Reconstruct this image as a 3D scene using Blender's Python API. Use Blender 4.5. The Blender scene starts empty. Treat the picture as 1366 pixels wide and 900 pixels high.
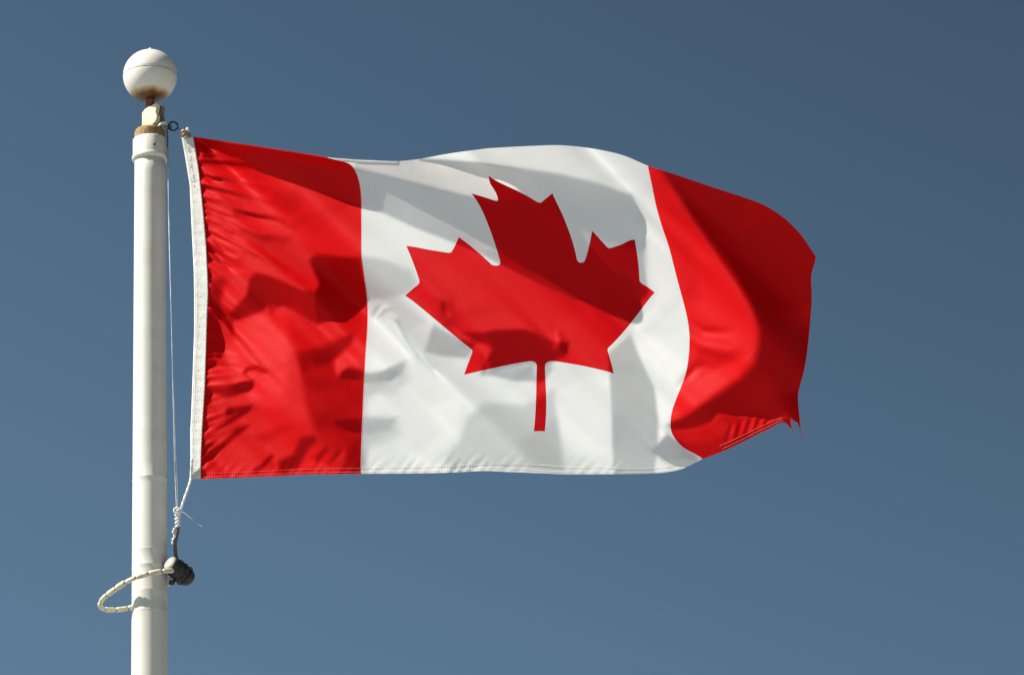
import bpy, bmesh, math, random
import numpy as np
from mathutils import Vector, Matrix
from mathutils.geometry import delaunay_2d_cdt

random.seed(7)
scene = bpy.context.scene
COL = scene.collection

# ------------------------------------------------------------------ camera
PITCH = math.radians(20.5)
ROLL = math.radians(-1.52)
FPX = 6600.0                      # focal length in pixels of the 1366 px wide photograph
Z0 = 12.0                         # metres from the lens to the pole
CAM = np.array([0.0, 0.0, 1.6])
_r0 = np.array([1.0, 0, 0]); _u0 = np.array([0, -math.sin(PITCH), math.cos(PITCH)])
FWD = np.array([0, math.cos(PITCH), math.sin(PITCH)])
RGT = math.cos(ROLL) * _r0 + math.sin(ROLL) * _u0
UPV = -math.sin(ROLL) * _r0 + math.cos(ROLL) * _u0
cd = bpy.data.cameras.new("camera"); cam = bpy.data.objects.new("camera", cd); COL.objects.link(cam)
cd.sensor_width = 36.0; cd.lens = 36.0 * FPX / 1366.0
cd.clip_start = 0.1; cd.clip_end = 20000.0
cam.matrix_world = Matrix(((RGT[0], UPV[0], -FWD[0], CAM[0]), (RGT[1], UPV[1], -FWD[1], CAM[1]),
                           (RGT[2], UPV[2], -FWD[2], CAM[2]), (0, 0, 0, 1)))
scene.camera = cam

# ------------------------------------------------------------------ sky, sun, exposure
SUN_EL = math.radians(45.0)
SUN_TOWARD = math.radians(12.0)   # how far the sun stands on the photographer's side of due left
SUN = np.array([-math.cos(SUN_EL) * math.cos(SUN_TOWARD), -math.cos(SUN_EL) * math.sin(SUN_TOWARD), math.sin(SUN_EL)])
world = bpy.data.worlds.new("World"); scene.world = world; world.use_nodes = True
wn = world.node_tree.nodes; wl = world.node_tree.links
bg = wn["Background"]
sky = wn.new("ShaderNodeTexSky"); sky.sky_type = 'NISHITA'; sky.sun_disc = False
sky.sun_elevation = SUN_EL
sky.sun_rotation = math.atan2(SUN[0], SUN[1])
sky.air_density = 1.0; sky.dust_density = 1.6; sky.ozone_density = 1.0; sky.altitude = 200
hsv = wn.new("ShaderNodeHueSaturation"); hsv.inputs['Saturation'].default_value = 0.82
tint = wn.new("ShaderNodeMix"); tint.data_type = 'RGBA'; tint.blend_type = 'MULTIPLY'; tint.inputs[0].default_value = 1.0
tint.inputs[7].default_value = (0.405, 0.545, 0.60, 1)            # deep, slightly green blue of very clear air
wl.new(sky.outputs[0], hsv.inputs['Color']); wl.new(hsv.outputs[0], tint.inputs[6])
# the sky deepens away from the sun's side and upwards (a function of direction only)
wtc = wn.new("ShaderNodeTexCoord"); dotn = wn.new("ShaderNodeVectorMath"); dotn.operation = 'DOT_PRODUCT'
dotn.inputs[1].default_value = (0.55, 0.0, 0.83)
wl.new(wtc.outputs['Generated'], dotn.inputs[0])
deep = wn.new("ShaderNodeMapRange"); deep.interpolation_type = 'SMOOTHSTEP'
for i_, v_ in ((1, 0.10), (2, 0.50), (3, 1.29), (4, 0.64)): deep.inputs[i_].default_value = v_
wl.new(dotn.outputs['Value'], deep.inputs[0])
dm = wn.new("ShaderNodeVectorMath"); dm.operation = 'SCALE'; wl.new(tint.outputs[2], dm.inputs[0]); wl.new(deep.outputs[0], dm.inputs['Scale'])
wl.new(dm.outputs[0], bg.inputs[0])
bg.inputs[1].default_value = 0.055
sl = bpy.data.lights.new("sun", 'SUN'); sl.energy = 5.0; sl.angle = math.radians(0.5); sl.color = (1.0, 0.95, 0.87)
so = bpy.data.objects.new("sun", sl); COL.objects.link(so)
so.rotation_euler = Vector(SUN).to_track_quat('Z', 'Y').to_euler(); so.location = (-20, -5, 25)
scene.view_settings.view_transform = 'Standard'; scene.view_settings.look = 'None'
scene.view_settings.gamma = 1.0; scene.view_settings.use_curve_mapping = False
scene.view_settings.exposure = 0.90

# ------------------------------------------------------------------ geometry helpers
def P(px, py, H=0.0):
    """point at photograph pixel px,py; H = pixels (at the pole's distance) nearer than the reference depth"""
    px = np.asarray(px, float); py = np.asarray(py, float)
    Z = Z0 * np.exp(-np.asarray(H, float) / FPX)
    v = (((px - 683) / FPX * Z)[..., None] * RGT + (-(py - 450) / FPX * Z)[..., None] * UPV + Z[..., None] * FWD)
    return CAM + v
def V(px, py, H=0.0): return Vector(P(px, py, H))
def proj(p):
    d = np.asarray(p) - CAM; z = d @ FWD
    return 683 + FPX * (d @ RGT) / z, 450 - FPX * (d @ UPV) / z, z
AX = P(200.0, 450.0, 0.0)                    # pole axis passes here, vertical
def axis_z(py):
    lo, hi = 0.0, 12.0
    for _ in range(60):
        m = (lo + hi) / 2
        if proj((AX[0], AX[1], m))[1] > py: lo = m
        else: hi = m
    return lo
def pole_H(py): return -FPX * math.log(proj((AX[0], AX[1], axis_z(py)))[2] / Z0)
def mpp(py): return proj((AX[0], AX[1], axis_z(py)))[2] / FPX    # metres per pixel at the pole

def link(name, bm, mat, parent=None, smooth=True):
    me = bpy.data.meshes.new(name); bm.to_mesh(me); bm.free()
    return link_me(name, me, mat, parent, smooth)
def link_me(name, me, mat, parent=None, smooth=True):
    if smooth:
        me.polygons.foreach_set('use_smooth', [True] * len(me.polygons))
    o = bpy.data.objects.new(name, me); COL.objects.link(o)
    if mat: me.materials.append(mat)
    if parent is not None:
        o.parent = parent; o.matrix_parent_inverse = Matrix.Translation(-parent.location)
    return o
def thing(name, label, cat, loc):
    o = bpy.data.objects.new(name, None); COL.objects.link(o); o.location = loc
    o.empty_display_size = 0.1
    o['label'] = label; o['category'] = cat
    return o
def lathe(bm, prof, centre, axis=(0, 0, 1), seg=48, cap=True):
    """prof: list of (radius, height along axis)"""
    ax = Vector(axis).normalized(); q = ax.to_track_quat('Z', 'Y'); c = Vector(centre)
    rings = []
    for r, h in prof:
        if r < 1e-6: rings.append([bm.verts.new(c + ax * h)])
        else: rings.append([bm.verts.new(c + q @ Vector((r * math.cos(2 * math.pi * k / seg), r * math.sin(2 * math.pi * k / seg), h))) for k in range(seg)])
    for a, b in zip(rings, rings[1:]):
        if len(a) == 1 and len(b) == 1: continue
        for k in range(seg):
            k2 = (k + 1) % seg
            if len(a) == 1: bm.faces.new((a[0], b[k], b[k2]))
            elif len(b) == 1: bm.faces.new((a[k], b[0], a[k2]))
            else: bm.faces.new((a[k], a[k2], b[k2], b[k]))
    if cap:
        if len(rings[0]) > 1: bm.faces.new(rings[0][::-1])
        if len(rings[-1]) > 1: bm.faces.new(rings[-1])
    bmesh.ops.recalc_face_normals(bm, faces=bm.faces)
def resample(pts, n):
    pts = np.array([list(p) for p in pts], float)
    # Catmull-Rom through the points
    out = []
    m = len(pts)
    ext = np.vstack([2 * pts[0] - pts[1], pts, 2 * pts[-1] - pts[-2]])
    for t in np.linspace(0, m - 1 - 1e-9, n):
        i = int(t); f = t - i
        p0, p1, p2, p3 = ext[i:i + 4]
        out.append(0.5 * (2 * p1 + (p2 - p0) * f + (2 * p0 - 5 * p1 + 4 * p2 - p3) * f * f + (3 * p1 - p0 - 3 * p2 + p3) * f ** 3))
    return [Vector(o) for o in out]
def tube(bm, pts, rad, seg=10, twist=None):
    n = len(pts); rings = []
    rads = rad if hasattr(rad, '__len__') else [rad] * n
    prev = None
    for i in range(n):
        t = (pts[min(i + 1, n - 1)] - pts[max(i - 1, 0)]).normalized()
        if prev is None:
            a = t.cross(Vector((0.31, 0.77, 0.55))).normalized()
        else:
            a = (prev - t * prev.dot(t)).normalized()
        prev = a; b = t.cross(a)
        ring = []
        for k in range(seg):
            an = 2 * math.pi * k / seg
            r = rads[i]
            if twist: r *= 1 + 0.16 * math.cos(3 * an - twist * i)
            ring.append(bm.verts.new(pts[i] + (a * math.cos(an) + b * math.sin(an)) * r))
        rings.append(ring)
    for A, B in zip(rings, rings[1:]):
        for k in range(seg):
            bm.faces.new((A[k], A[(k + 1) % seg], B[(k + 1) % seg], B[k]))
    bm.faces.new(rings[0][::-1]); bm.faces.new(rings[-1])
    bmesh.ops.recalc_face_normals(bm, faces=bm.faces)

# ------------------------------------------------------------------ materials
def new_mat(name):
    m = bpy.data.materials.new(name); m.use_nodes = True
    nt = m.node_tree; return m, nt, nt.nodes["Principled BSDF"]
def node(nt, typ, **kw):
    n = nt.nodes.new(typ)
    for k, v in kw.items():
        if k in n.inputs.keys() if isinstance(k, str) else False: n.inputs[k].default_value = v
        else: setattr(n, k, v)
    return n
def ramp(nt, fac, stops):
    r = nt.nodes.new("ShaderNodeValToRGB"); e = r.color_ramp.elements
    while len(e) < len(stops): e.new(0.5)
    for el, (p, c) in zip(e, stops): el.position = p; el.color = (*c, 1)
    nt.links.new(fac, r.inputs[0]); return r
def noise(nt, scale, detail=4, rough=0.55, vec=None, dim='3D'):
    n = nt.nodes.new("ShaderNodeTexNoise"); n.inputs['Scale'].default_value = scale
    n.inputs['Detail'].default_value = detail; n.inputs['Roughness'].default_value = rough
    if vec is not None: nt.links.new(vec, n.inputs['Vector'])
    return n
def coords(nt, scale=(1, 1, 1)):
    t = nt.nodes.new("ShaderNodeTexCoord"); mp = nt.nodes.new("ShaderNodeMapping"); mp.inputs['Scale'].default_value = scale
    nt.links.new(t.outputs['Object'], mp.inputs[0]); return mp.outputs[0]
def mixc(nt, fac, a, b, mode='MIX'):
    m = nt.nodes.new("ShaderNodeMix"); m.data_type = 'RGBA'; m.blend_type = mode
    for s, v in ((0, fac), (6, a), (7, b)):
        if hasattr(v, 'links'): nt.links.new(v, m.inputs[s])
        elif s == 0: m.inputs[0].default_value = v
        else: m.inputs[s].default_value = (*v, 1)
    return m.outputs[2]
def bump(nt, height, strength, dist):
    b = nt.nodes.new("ShaderNodeBump"); b.inputs['Strength'].default_value = strength; b.inputs['Distance'].default_value = dist
    nt.links.new(height, b.inputs['Height']); return b.outputs[0]

def cloth(name, refl, trans, rough=0.5, spec=0.25, amount=0.35):
    """thin woven nylon: light reflected by the front and light let through from the back"""
    m, nt, p = new_mat(name)
    L = nt.links
    v = coords(nt)
    n1 = noise(nt, 14, 5, 0.6, v)
    col = mixc(nt, n1.outputs[0], tuple(c * 0.96 for c in refl), tuple(min(1, c * 1.03) for c in refl))
    L.new(col, p.inputs['Base Color'])
    p.inputs['Roughness'].default_value = rough; p.inputs['Specular IOR Level'].default_value = spec
    n2 = noise(nt, 1400, 2, 0.5, v)
    n3 = noise(nt, 42, 5, 0.62, v)
    ad = nt.nodes.new("ShaderNodeMath"); ad.operation = 'MULTIPLY_ADD'
    L.new(n3.outputs[0], ad.inputs[0]); ad.inputs[1].default_value = 2.0; L.new(n2.outputs[0], ad.inputs[2])
    nb = bump(nt, ad.outputs[0], 0.22, 0.0016)
    L.new(nb, p.inputs['Normal'])
    tr = nt.nodes.new("ShaderNodeBsdfTranslucent"); tr.inputs[0].default_value = (*trans, 1)
    L.new(nb, tr.inputs['Normal'])
    mx = nt.nodes.new("ShaderNodeMixShader"); mx.inputs[0].default_value = amount
    L.new(p.outputs[0], mx.inputs[1]); L.new(tr.outputs[0], mx.inputs[2])
    L.new(mx.outputs[0], nt.nodes["Material Output"].inputs[0])
    return m
M_RED = cloth("red_nylon", (0.54, 0.0015, 0.003), (0.52, 0.001, 0.0015), 0.5, 0.07, 0.10)
M_WHITE = cloth("white_nylon", (0.90, 0.90, 0.89), (0.91, 0.90, 0.85), 0.42, 0.32, 0.56)
M_LEAF = cloth("leaf_red_nylon", (0.49, 0.0015, 0.004), (0.45, 0.001, 0.0015), 0.55, 0.06, 0.11)

def heading_mat():
    m, nt, p = new_mat("heading_canvas")
    v = coords(nt)
    n1 = noise(nt, 45, 5, 0.6, v)
    r = ramp(nt, n1.outputs[0], [(0.3, (0.52, 0.51, 0.475)), (0.7, (0.62, 0.61, 0.575))])
    nt.links.new(r.outputs[0], p.inputs['Base Color']); p.inputs['Roughness'].default_value = 0.85
    n2 = noise(nt, 420, 3, 0.6, v); nt.links.new(bump(nt, n2.outputs[0], 0.5, 0.002), p.inputs['Normal'])
    return m
M_HEAD = heading_mat()
def simple(name, c1, c2, scale=30, rough=0.5, metal=0.0, bmp=0.0, bscale=200):
    m, nt, p = new_mat(name); v = coords(nt)
    n = noise(nt, scale, 5, 0.6, v)
    r = ramp(nt, n.outputs[0], [(0.33, c1), (0.67, c2)])
    nt.links.new(r.outputs[0], p.inputs['Base Color'])
    p.inputs['Roughness'].default_value = rough; p.inputs['Metallic'].default_value = metal
    if bmp:
        n2 = noise(nt, bscale, 4, 0.6, v); nt.links.new(bump(nt, n2.outputs[0], bmp, 0.003), p.inputs['Normal'])
    return m
M_THREAD_R = simple("pink_thread", (0.62, 0.07, 0.05), (0.75, 0.15, 0.10), 300, 0.7)
M_THREAD_W = simple("cream_thread", (0.62, 0.58, 0.48), (0.8, 0.76, 0.66), 300, 0.7)
M_SEAM = simple("white_thread", (0.78, 0.74, 0.70), (0.88, 0.85, 0.82), 300, 0.6)
M_ROPE = simple("white_braid", (0.66, 0.66, 0.63), (0.84, 0.84, 0.82), 160, 0.75, 0, 0.5, 700)
M_LINE = simple("pale_line", (0.30, 0.31, 0.30), (0.66, 0.66, 0.63), 25, 0.7)
M_PRINT = simple("grey_ink", (0.25, 0.25, 0.25), (0.5, 0.5, 0.5), 500, 0.9)
M_DARKROPE = simple("tarred_rope", (0.035, 0.03, 0.026), (0.11, 0.09, 0.07), 120, 0.8, 0, 0.6, 500)
M_RUBBER = simple("black_rubber", (0.006, 0.0065, 0.007), (0.026, 0.026, 0.025), 60, 0.5, 0, 0.4, 300)
M_GREYCAP = simple("weathered_grey_cap", (0.22, 0.22, 0.19), (0.36, 0.35, 0.31), 90, 0.7, 0, 0.3, 300)
M_BEAD = simple("ivory_plastic", (0.50, 0.43, 0.29), (0.68, 0.62, 0.47), 60, 0.45, 0, 0.1, 300)
M_STEEL = simple("dull_steel", (0.10, 0.10, 0.105), (0.3, 0.3, 0.3), 80, 0.4, 0.8)
M_DARKSTEEL = simple("blackened_steel", (0.03, 0.032, 0.036), (0.09, 0.09, 0.09), 80, 0.45, 0.7)
M_BRASS = simple("tarnished_brass", (0.16, 0.10, 0.04), (0.36, 0.25, 0.12), 120, 0.5, 0.6)
M_RUST = simple("rust", (0.12, 0.06, 0.02), (0.36, 0.25, 0.11), 70, 0.85, 0, 0.5, 250)

def paint(name, base, dirty, stain=None):
    """gloss paint with vertical run-off streaks; stain = (z from, z to) of rust run-off in object space"""
    m, nt, p = new_mat(name); L = nt.links
    v = coords(nt, (40, 40, 2.2)); n1 = noise(nt, 1.0, 6, 0.6, v)
    v2 = coords(nt, (6, 6, 22)); n2 = noise(nt, 1.0, 4, 0.6, v2)
    r1 = ramp(nt, n1.outputs[0], [(0.42, (0, 0, 0)), (0.74, (1, 1, 1))])
    r2 = ramp(nt, n2.outputs[0], [(0.5, (0, 0, 0)), (0.72, (1, 1, 1))])
    s = mixc(nt, 0.4, r1.outputs[0], r2.outputs[0])
    mm = nt.nodes.new("ShaderNodeMath"); mm.operation = 'MULTIPLY'; mm.inputs[1].default_value = 0.8
    L.new(s, mm.inputs[0])
    col = mixc(nt, mm.outputs[0], base, dirty)
    if stain:
        t = nt.nodes.new("ShaderNodeTexCoord"); sp = nt.nodes.new("ShaderNodeSeparateXYZ"); L.new(t.outputs['Object'], sp.inputs[0])
        n3 = noise(nt, 1.0, 5, 0.6, coords(nt, (28, 28, 10)))
        ad = nt.nodes.new("ShaderNodeMath"); ad.operation = 'MULTIPLY_ADD'; L.new(n3.outputs[0], ad.inputs[0])
        ad.inputs[1].default_value = (stain[1] - stain[0]) * 0.7; L.new(sp.outputs[2], ad.inputs[2])
        mr = nt.nodes.new("ShaderNodeMapRange"); L.new(ad.outputs[0], mr.inputs[0])
        off = (stain[1] - stain[0]) * 0.35
        mr.inputs[1].default_value = stain[0] + off; mr.inputs[2].default_value = stain[1] + off
        r3 = ramp(nt, mr.outputs[0], [(0.0, (0.04, 0.014, 0.005)), (0.45, (0.14, 0.055, 0.015)), (0.66, (0.42, 0.28, 0.12)), (1.0, base)])
        rf = ramp(nt, mr.outputs[0], [(0.75, (1, 1, 1)), (1.0, (0, 0, 0))])
        col = mixc(nt, rf.outputs[0], col, r3.outputs[0])
    L.new(col, p.inputs['Base Color'])
    p.inputs['Roughness'].default_value = 0.38; p.inputs['Specular IOR Level'].default_value = 0.35
    n4 = noise(nt, 90, 4, 0.6, coords(nt)); L.new(bump(nt, n4.outputs[0], 0.08, 0.002), p.inputs['Normal'])
    return m

# ------------------------------------------------------------------ ground (below the picture)
def ground():
    m, nt, p = new_mat("pale_paving"); v = coords(nt)
    n = noise(nt, 0.35, 6, 0.6, v); n2 = noise(nt, 12, 5, 0.6, v)
    r = ramp(nt, n.outputs[0], [(0.3, (0.235, 0.245, 0.24)), (0.7, (0.305, 0.315, 0.31))])
    c = mixc(nt, n2.outputs[0], (0.235, 0.24, 0.235), r.outputs[0])
    nt.links.new(c, p.inputs['Base Color']); p.inputs['Roughness'].default_value = 0.9
    bm = bmesh.new()
    R = 6000.0
    vs = [bm.verts.new((R * math.cos(a), R * math.sin(a), 0)) for a in np.linspace(0, 2 * math.pi, 64, endpoint=False)]
    bm.faces.new(vs)
    o = link("ground", bm, m, smooth=False); o['kind'] = 'structure'
ground()

# ------------------------------------------------------------------ flagpole
def flagpole():
    root = thing("flagpole", "tall white painted flagpole topped by a white ball, rust stained under the ball", "flagpole", (AX[0], AX[1], 0))
    zt, zb = axis_z(216), axis_z(890)
    rt, rb = 20.6 * mpp(216), 24.4 * mpp(890)
    k = (rb - rt) / (zt - zb)
    base = (0.63, 0.625, 0.565); dirt = (0.46, 0.43, 0.35)
    mp = paint("pole_paint", base, dirt)
    bm = bmesh.new(); prof = []
    R = lambda z: rt + (zt - z) * k
    joints = [axis_z(y) for y in (641, 737, 758, 793, 818)]
    zs = sorted(set([0.02, 0.5, 1, 2, 3, 4] + list(np.linspace(4.2, zt + 0.02, 40))))
    for z in zs: prof.append((R(z), z))
    for i, j in enumerate(joints):              # weld beads and paint ridges round the tube
        w = 0.0009 if i in (0, 2) else 0.0006
        prof += [(R(j) , j - 0.003), (R(j) + w * 0.7, j - 0.0012), (R(j) + w * 0.7, j + 0.0012), (R(j), j + 0.003)]
    prof.sort(key=lambda a: a[1])
    lathe(bm, prof, (AX[0], AX[1], 0), seg=96)
    link("pole_shaft", bm, mp, root)
    bm = bmesh.new(); lathe(bm, [(R(0) + .012, 0.0), (R(0) + .03, 0.006), (R(0) + .03, 0.03), (R(0) + .006, 0.06)], (AX[0], AX[1], 0), seg=64)
    link("base_flange", bm, mp, root)
    # head ferrule: a sleeve with a rolled lip
    u = mpp(195); z = axis_z
    bm = bmesh.new()
    r = 22.9 * u
    z0, z1 = z(214.5), z(186)
    lathe(bm, [(20.8 * u, z0 - 0.5 * u), (23.6 * u, z0 + 0.6 * u), (24.3 * u, z0 + 2.4 * u), (24.0 * u, z0 + 4.6 * u), (23.2 * u, z0 + 6.2 * u), (r, z0 + 8 * u),
               (r, z1 - 2 * u), (r - 0.9 * u, z1 - 0.6 * u), (r - 2.5 * u, z1)], (AX[0], AX[1], 0), seg=96)
    fer = link("head_sleeve", bm, paint("sleeve_paint", (0.70, 0.68, 0.60), (0.44, 0.40, 0.30)), root)
    bm = bmesh.new()
    bp = Vector((AX[0], AX[1], z(201))); d = Vector((0.32, -0.95, 0)).normalized()
    lathe(bm, [(0.0001, 0), (1.7 * u, 0), (1.7 * u, 1.2 * u), (1.1 * u, 1.9 * u), (0.0001, 2.1 * u)], bp + d * (r - .2 * u), d, seg=10, cap=False)
    link("set_screw", bm, M_DARKSTEEL, fer)
    # rusty collar that turns
    bm = bmesh.new()
    lathe(bm, [(20.5 * u, z1 - 1 * u), (20.8 * u, z1 + 1 * u), (20.8 * u, z1 + 9 * u), (20.0 * u, z1 + 11.5 * u), (17.5 * u, z1 + 14 * u), (9 * u, z1 + 16 * u), (0.0001, z1 + 16 * u)], (AX[0], AX[1], 0), seg=80)
    link("rusty_collar", bm, M_RUST, root)
    # truck: a chunky cast block with a rounded back holding the pulley wheel
    zc0, zc1 = z1 + 14.5 * u, z1 + 47 * u
    yaw = math.radians(-33)
    X = Vector((math.cos(yaw), math.sin(yaw), 0)); Y = Vector((-math.sin(yaw), math.cos(yaw), 0))
    c0 = Vector((AX[0], AX[1], 0)) + Vector((1, 0, 0)) * 4.5 * u
    def block(x0, x1, y0, y1, cut):
        bm = bmesh.new(); outl = []
        h = zc1 - zc0
        outl = [(x0, 0), (x1 - cut * .55, 0)]
        for a in np.linspace(-70, 35, 8):
            outl.append((x1 - cut + cut * math.cos(math.radians(a)), h * .38 + cut * .95 * math.sin(math.radians(a))))
        outl += [(x1 - 0.02 * cut, h * 0.96), (x1 - 2.5 * u, h), (x0 + 5 * u, h * .86), (x0, h * .74)]
        va = [bm.verts.new(c0 + X * a + Y * y0 + Vector((0, 0, zc0 + b))) for a, b in outl]
        vb = [bm.verts.new(c0 + X * a + Y * y1 + Vector((0, 0, zc0 + b))) for a, b in outl]
        bm.faces.new(va); bm.faces.new(vb[::-1])
        n = len(outl)
        for i in range(n): bm.faces.new((va[i], vb[i], vb[(i + 1) % n], va[(i + 1) % n]))
        bmesh.ops.recalc_face_normals(bm, faces=bm.faces)
        bmesh.ops.bevel(bm, geom=[e for e in bm.edges if e.calc_face_angle(0) > 0.5], offset=1.1 * u, segments=3, affect='EDGES', profile=0.5)
        return bm
    mt = paint("truck_paint", (0.72, 0.68, 0.52), (0.42, 0.30, 0.14), (zc1 - 3 * u, zc1 + 4 * u))
    mt2 = paint("truck_paint", (0.70, 0.63, 0.42), (0.42, 0.28, 0.10))
    tr = link("truck", block(-12.5 * u, 13.0 * u, -9.5 * u, -1.8 * u, 11 * u), mt2, root, smooth=False)
    tb = link("truck_cheek", block(-11 * u, 13.0 * u, 1.8 * u, 9 * u, 11 * u), simple("shaded_casting", (0.08, 0.065, 0.045), (0.22, 0.18, 0.12), 60, 0.8, 0, .4, 200), tr, smooth=False)  # dark base colour puts the block's shaded side into this cheek
    bm = bmesh.new(); lathe(bm, [(10 * u, -1.3 * u), (8 * u, 0), (10 * u, 1.3 * u)], c0 + X * 2.5 * u + Vector((0, 0, zc0 + 13 * u)), Y, seg=32)
    link("pulley_wheel", bm, M_RUST, tr)
    # ball finial
    rb_ = 36.0 * mpp(101); zc = z(101.5)
    bm = bmesh.new(); prof = []
    for a in np.linspace(-90, 90, 61):
        rr = rb_ * math.cos(math.radians(a)); 
        g = 0.985 if abs(a - 0.0) < 1e-6 else 1.0
        prof.append((max(rr * g, 0.00001 if abs(a) == 90 else 1e-5), zc + rb_ * math.sin(math.radians(a))))
    lathe(bm, [(p if p[0] > 1e-4 else (0.0, p[1])) for p in prof], (AX[0], AX[1], 0), seg=96, cap=False)
    mb = paint("ball_paint", (0.67, 0.645, 0.575), (0.60, 0.55, 0.45), (zc - rb_ * 1.02, zc - rb_ * 0.62))
    ball = link("ball_finial", bm, mb, root)
    bm = bmesh.new()
    lathe(bm, [(rb_ * 1.0, zc - 0.8 * u), (rb_ * 1.006, zc - .4 * u), (rb_ * 1.006, zc + .4 * u), (rb_ * 1.0, zc + 0.8 * u)], (AX[0], AX[1], 0), seg=96, cap=False)
    link("ball_seam", bm, simple("seam_tan", (0.34, 0.31, 0.25), (0.5, 0.47, 0.40), 120, .7), ball)  # thin seam band, a darker tan than the ball's paint
    bm = bmesh.new()
    zt_ = zc + rb_ - 0.6 * u
    lathe(bm, [(4.6 * u, zt_), (4.4 * u, zt_ + .9 * u), (3.0 * u, zt_ + 1.4 * u), (2.8 * u, zt_ + 3.4 * u), (1.9 * u, zt_ + 4.8 * u), (0, zt_ + 5.2 * u)], (AX[0], AX[1], 0), seg=24)
    link("cap_nut", bm, paint("nut_paint", (0.74, 0.72, 0.66), (0.6, 0.55, 0.44)), ball)
    bm = bmesh.new()
    lathe(bm, [(6.5 * u, zc1 - 8 * u), (6.0 * u, zc - rb_ + 1 * u), (7.5 * u, zc - rb_ + 2.5 * u)], (AX[0], AX[1], 0), seg=24)
    link("rusty_neck", bm, simple("dark_rust", (0.06, 0.022, 0.007), (0.20, 0.09, 0.03), 70, .9, 0, .4, 250), root)
flagpole()

# ------------------------------------------------------------------ the flag's surface
# (u, v) on the cloth: u 0 hoist .. 2 fly, v 0 top .. 1 bottom; each pair is matched with where that point of cloth is seen
def curve(pts, ts):
    pts = np.array(pts, float); d = np.r_[0, np.cumsum(np.hypot(*np.diff(pts, axis=0).T))]; d /= d[-1]
    return np.c_[np.interp(ts, d, pts[:, 0]), np.interp(ts, d, pts[:, 1])]
TOP_A = [(257.5, 182.5), (300, 188.5), (350, 196), (400, 203.5), (437, 210)]
TOP_B = [(437, 210), (480, 213.5), (530, 215), (565, 211.5), (600, 204.5), (650, 198), (700, 195), (755, 193.5), (800, 199.5), (835, 208.5), (864, 221)]
TOP_C = [(864, 221), (900, 232.5), (950, 249.5), (990, 262.5), (1029.6, 277.7), (1050, 294), (1071, 316), (1082, 330), (1088.5, 342)]
BOT_A = [(267.6, 638.4), (300, 637.5), (350, 635.5), (410, 632.5), (482, 631.5)]
BOT_B = [(482, 631.5), (560, 631), (604.5, 630), (639, 627.5), (695.5, 630), (755, 632.5), (830, 632), (862, 632), (899, 628.5), (920, 621.5), (937, 612)]
BOT_C = [(937, 612), (960, 603.5), (985, 592), (1010, 579), (1030, 569.5), (1046, 563), (1056, 570), (1069, 578)]
HOIST = [(257.5, 182.5), (264.7, 223.6), (270.5, 275.6), (274.8, 322), (276.8, 362), (277.7, 391), (276.3, 420), (275.7, 443), (273.4, 515.6), (270.5, 562), (268.4, 602), (267.6, 638.4)]
OUTER = [(242, 182.5), (247, 210), (253, 246.7), (255.8, 285), (257.5, 322), (259.5, 362), (260, 391), (260, 443), (257.5, 515.6), (256, 555), (255, 573), (255.2, 638.6)]
B1 = [(437, 210), (452, 214), (472, 221), (480, 241), (482.5, 276), (483, 348), (487, 372), (490.3, 400), (491.5, 429), (489, 460), (487, 487), (485.5, 525), (484, 562), (482.5, 600), (482, 631.5)]
B2 = [(864, 221), (870.5, 253), (877.5, 287), (891, 325.5), (902.5, 370), (912, 406), (918.5, 429), (919.5, 458), (918, 487), (905, 524), (897, 546), (891, 565), (896.5, 579), (914, 599.5), (937, 612)]
FLY = [(1088.5, 342), (1082, 359), (1084, 385), (1083, 415), (1080, 455), (1076, 485), (1069, 512), (1064, 530), (1066, 550), (1069, 578)]
ctl = []
def add_curve(pts, uv0, uv1, n, bias=1.0):
    ts = np.linspace(0, 1, n)
    for t, (x, y) in zip(ts, curve(pts, ts)):
        tt = t ** bias
        ctl.append((uv0[0] + (uv1[0] - uv0[0]) * tt, uv0[1] + (uv1[1] - uv0[1]) * tt, x, y))
add_curve(TOP_A, (0, 0), (.5, 0), 7); add_curve(TOP_B, (.5, 0), (1.5, 0), 15); add_curve(TOP_C, (1.5, 0), (2, 0), 9)
add_curve(BOT_A, (0, 1), (.5, 1), 7); add_curve(BOT_B, (.5, 1), (1.5, 1), 15)
add_curve(BOT_C[:6], (1.5, 1), (1.88, 1), 7)
for u, x, y in ((1.925, 1055, 571), (2.0, 1069, 578)): ctl.append((u, 1, x, y))
add_curve(HOIST, (0, 0), (0, 1), 12); add_curve(B1, (.5, 0), (.5, 1), 15); add_curve(B2, (1.5, 0), (1.5, 1), 16); add_curve(FLY, (2, 0), (2, 1), 10)
LEAF_PTS = [(5815, 3620, 818.5, 498), (5705, 3265, 811.5, 466), (6660, 2465, 873.5, 390.5), (6430, 2330, 855, 375.5), (6600, 1715, 847, 320), (6310, 1773, 830, 325.4), (3290, 1773, 571, 332.6), (6020, 1825, 812, 330.5), (5880, 1545, 790, 308),
            (5400, 1985, 774.7, 348), (5550, 890, 737, 258), (5180, 1075, 719, 269.5), (4800, 400, 652.5, 234.5), (4420, 1075, 662, 267), (4050, 890, 628.6, 258), (4200, 1985, 662, 352),
            (3720, 1545, 612, 316), (3580, 1825, 600, 336.7), (3000, 1715, 542, 328), (3170, 2330, 557.8, 377), (2940, 2465, 540.6, 394.5), (3895, 3265, 629, 468), (3785, 3620, 619, 499.7),
            (4710, 4430, 712, 575), (4890, 4430, 726.8, 575), (4755, 3567, 716, 490), (4845, 3567, 727, 490)]
for a, b, x, y in LEAF_PTS: ctl.append((a / 4800.0, b / 4800.0, x, y))
ctl = np.array(ctl)
_, ui = np.unique(np.round(ctl[:, :2], 4), axis=0, return_index=True); ctl = ctl[np.sort(ui)]
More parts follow.
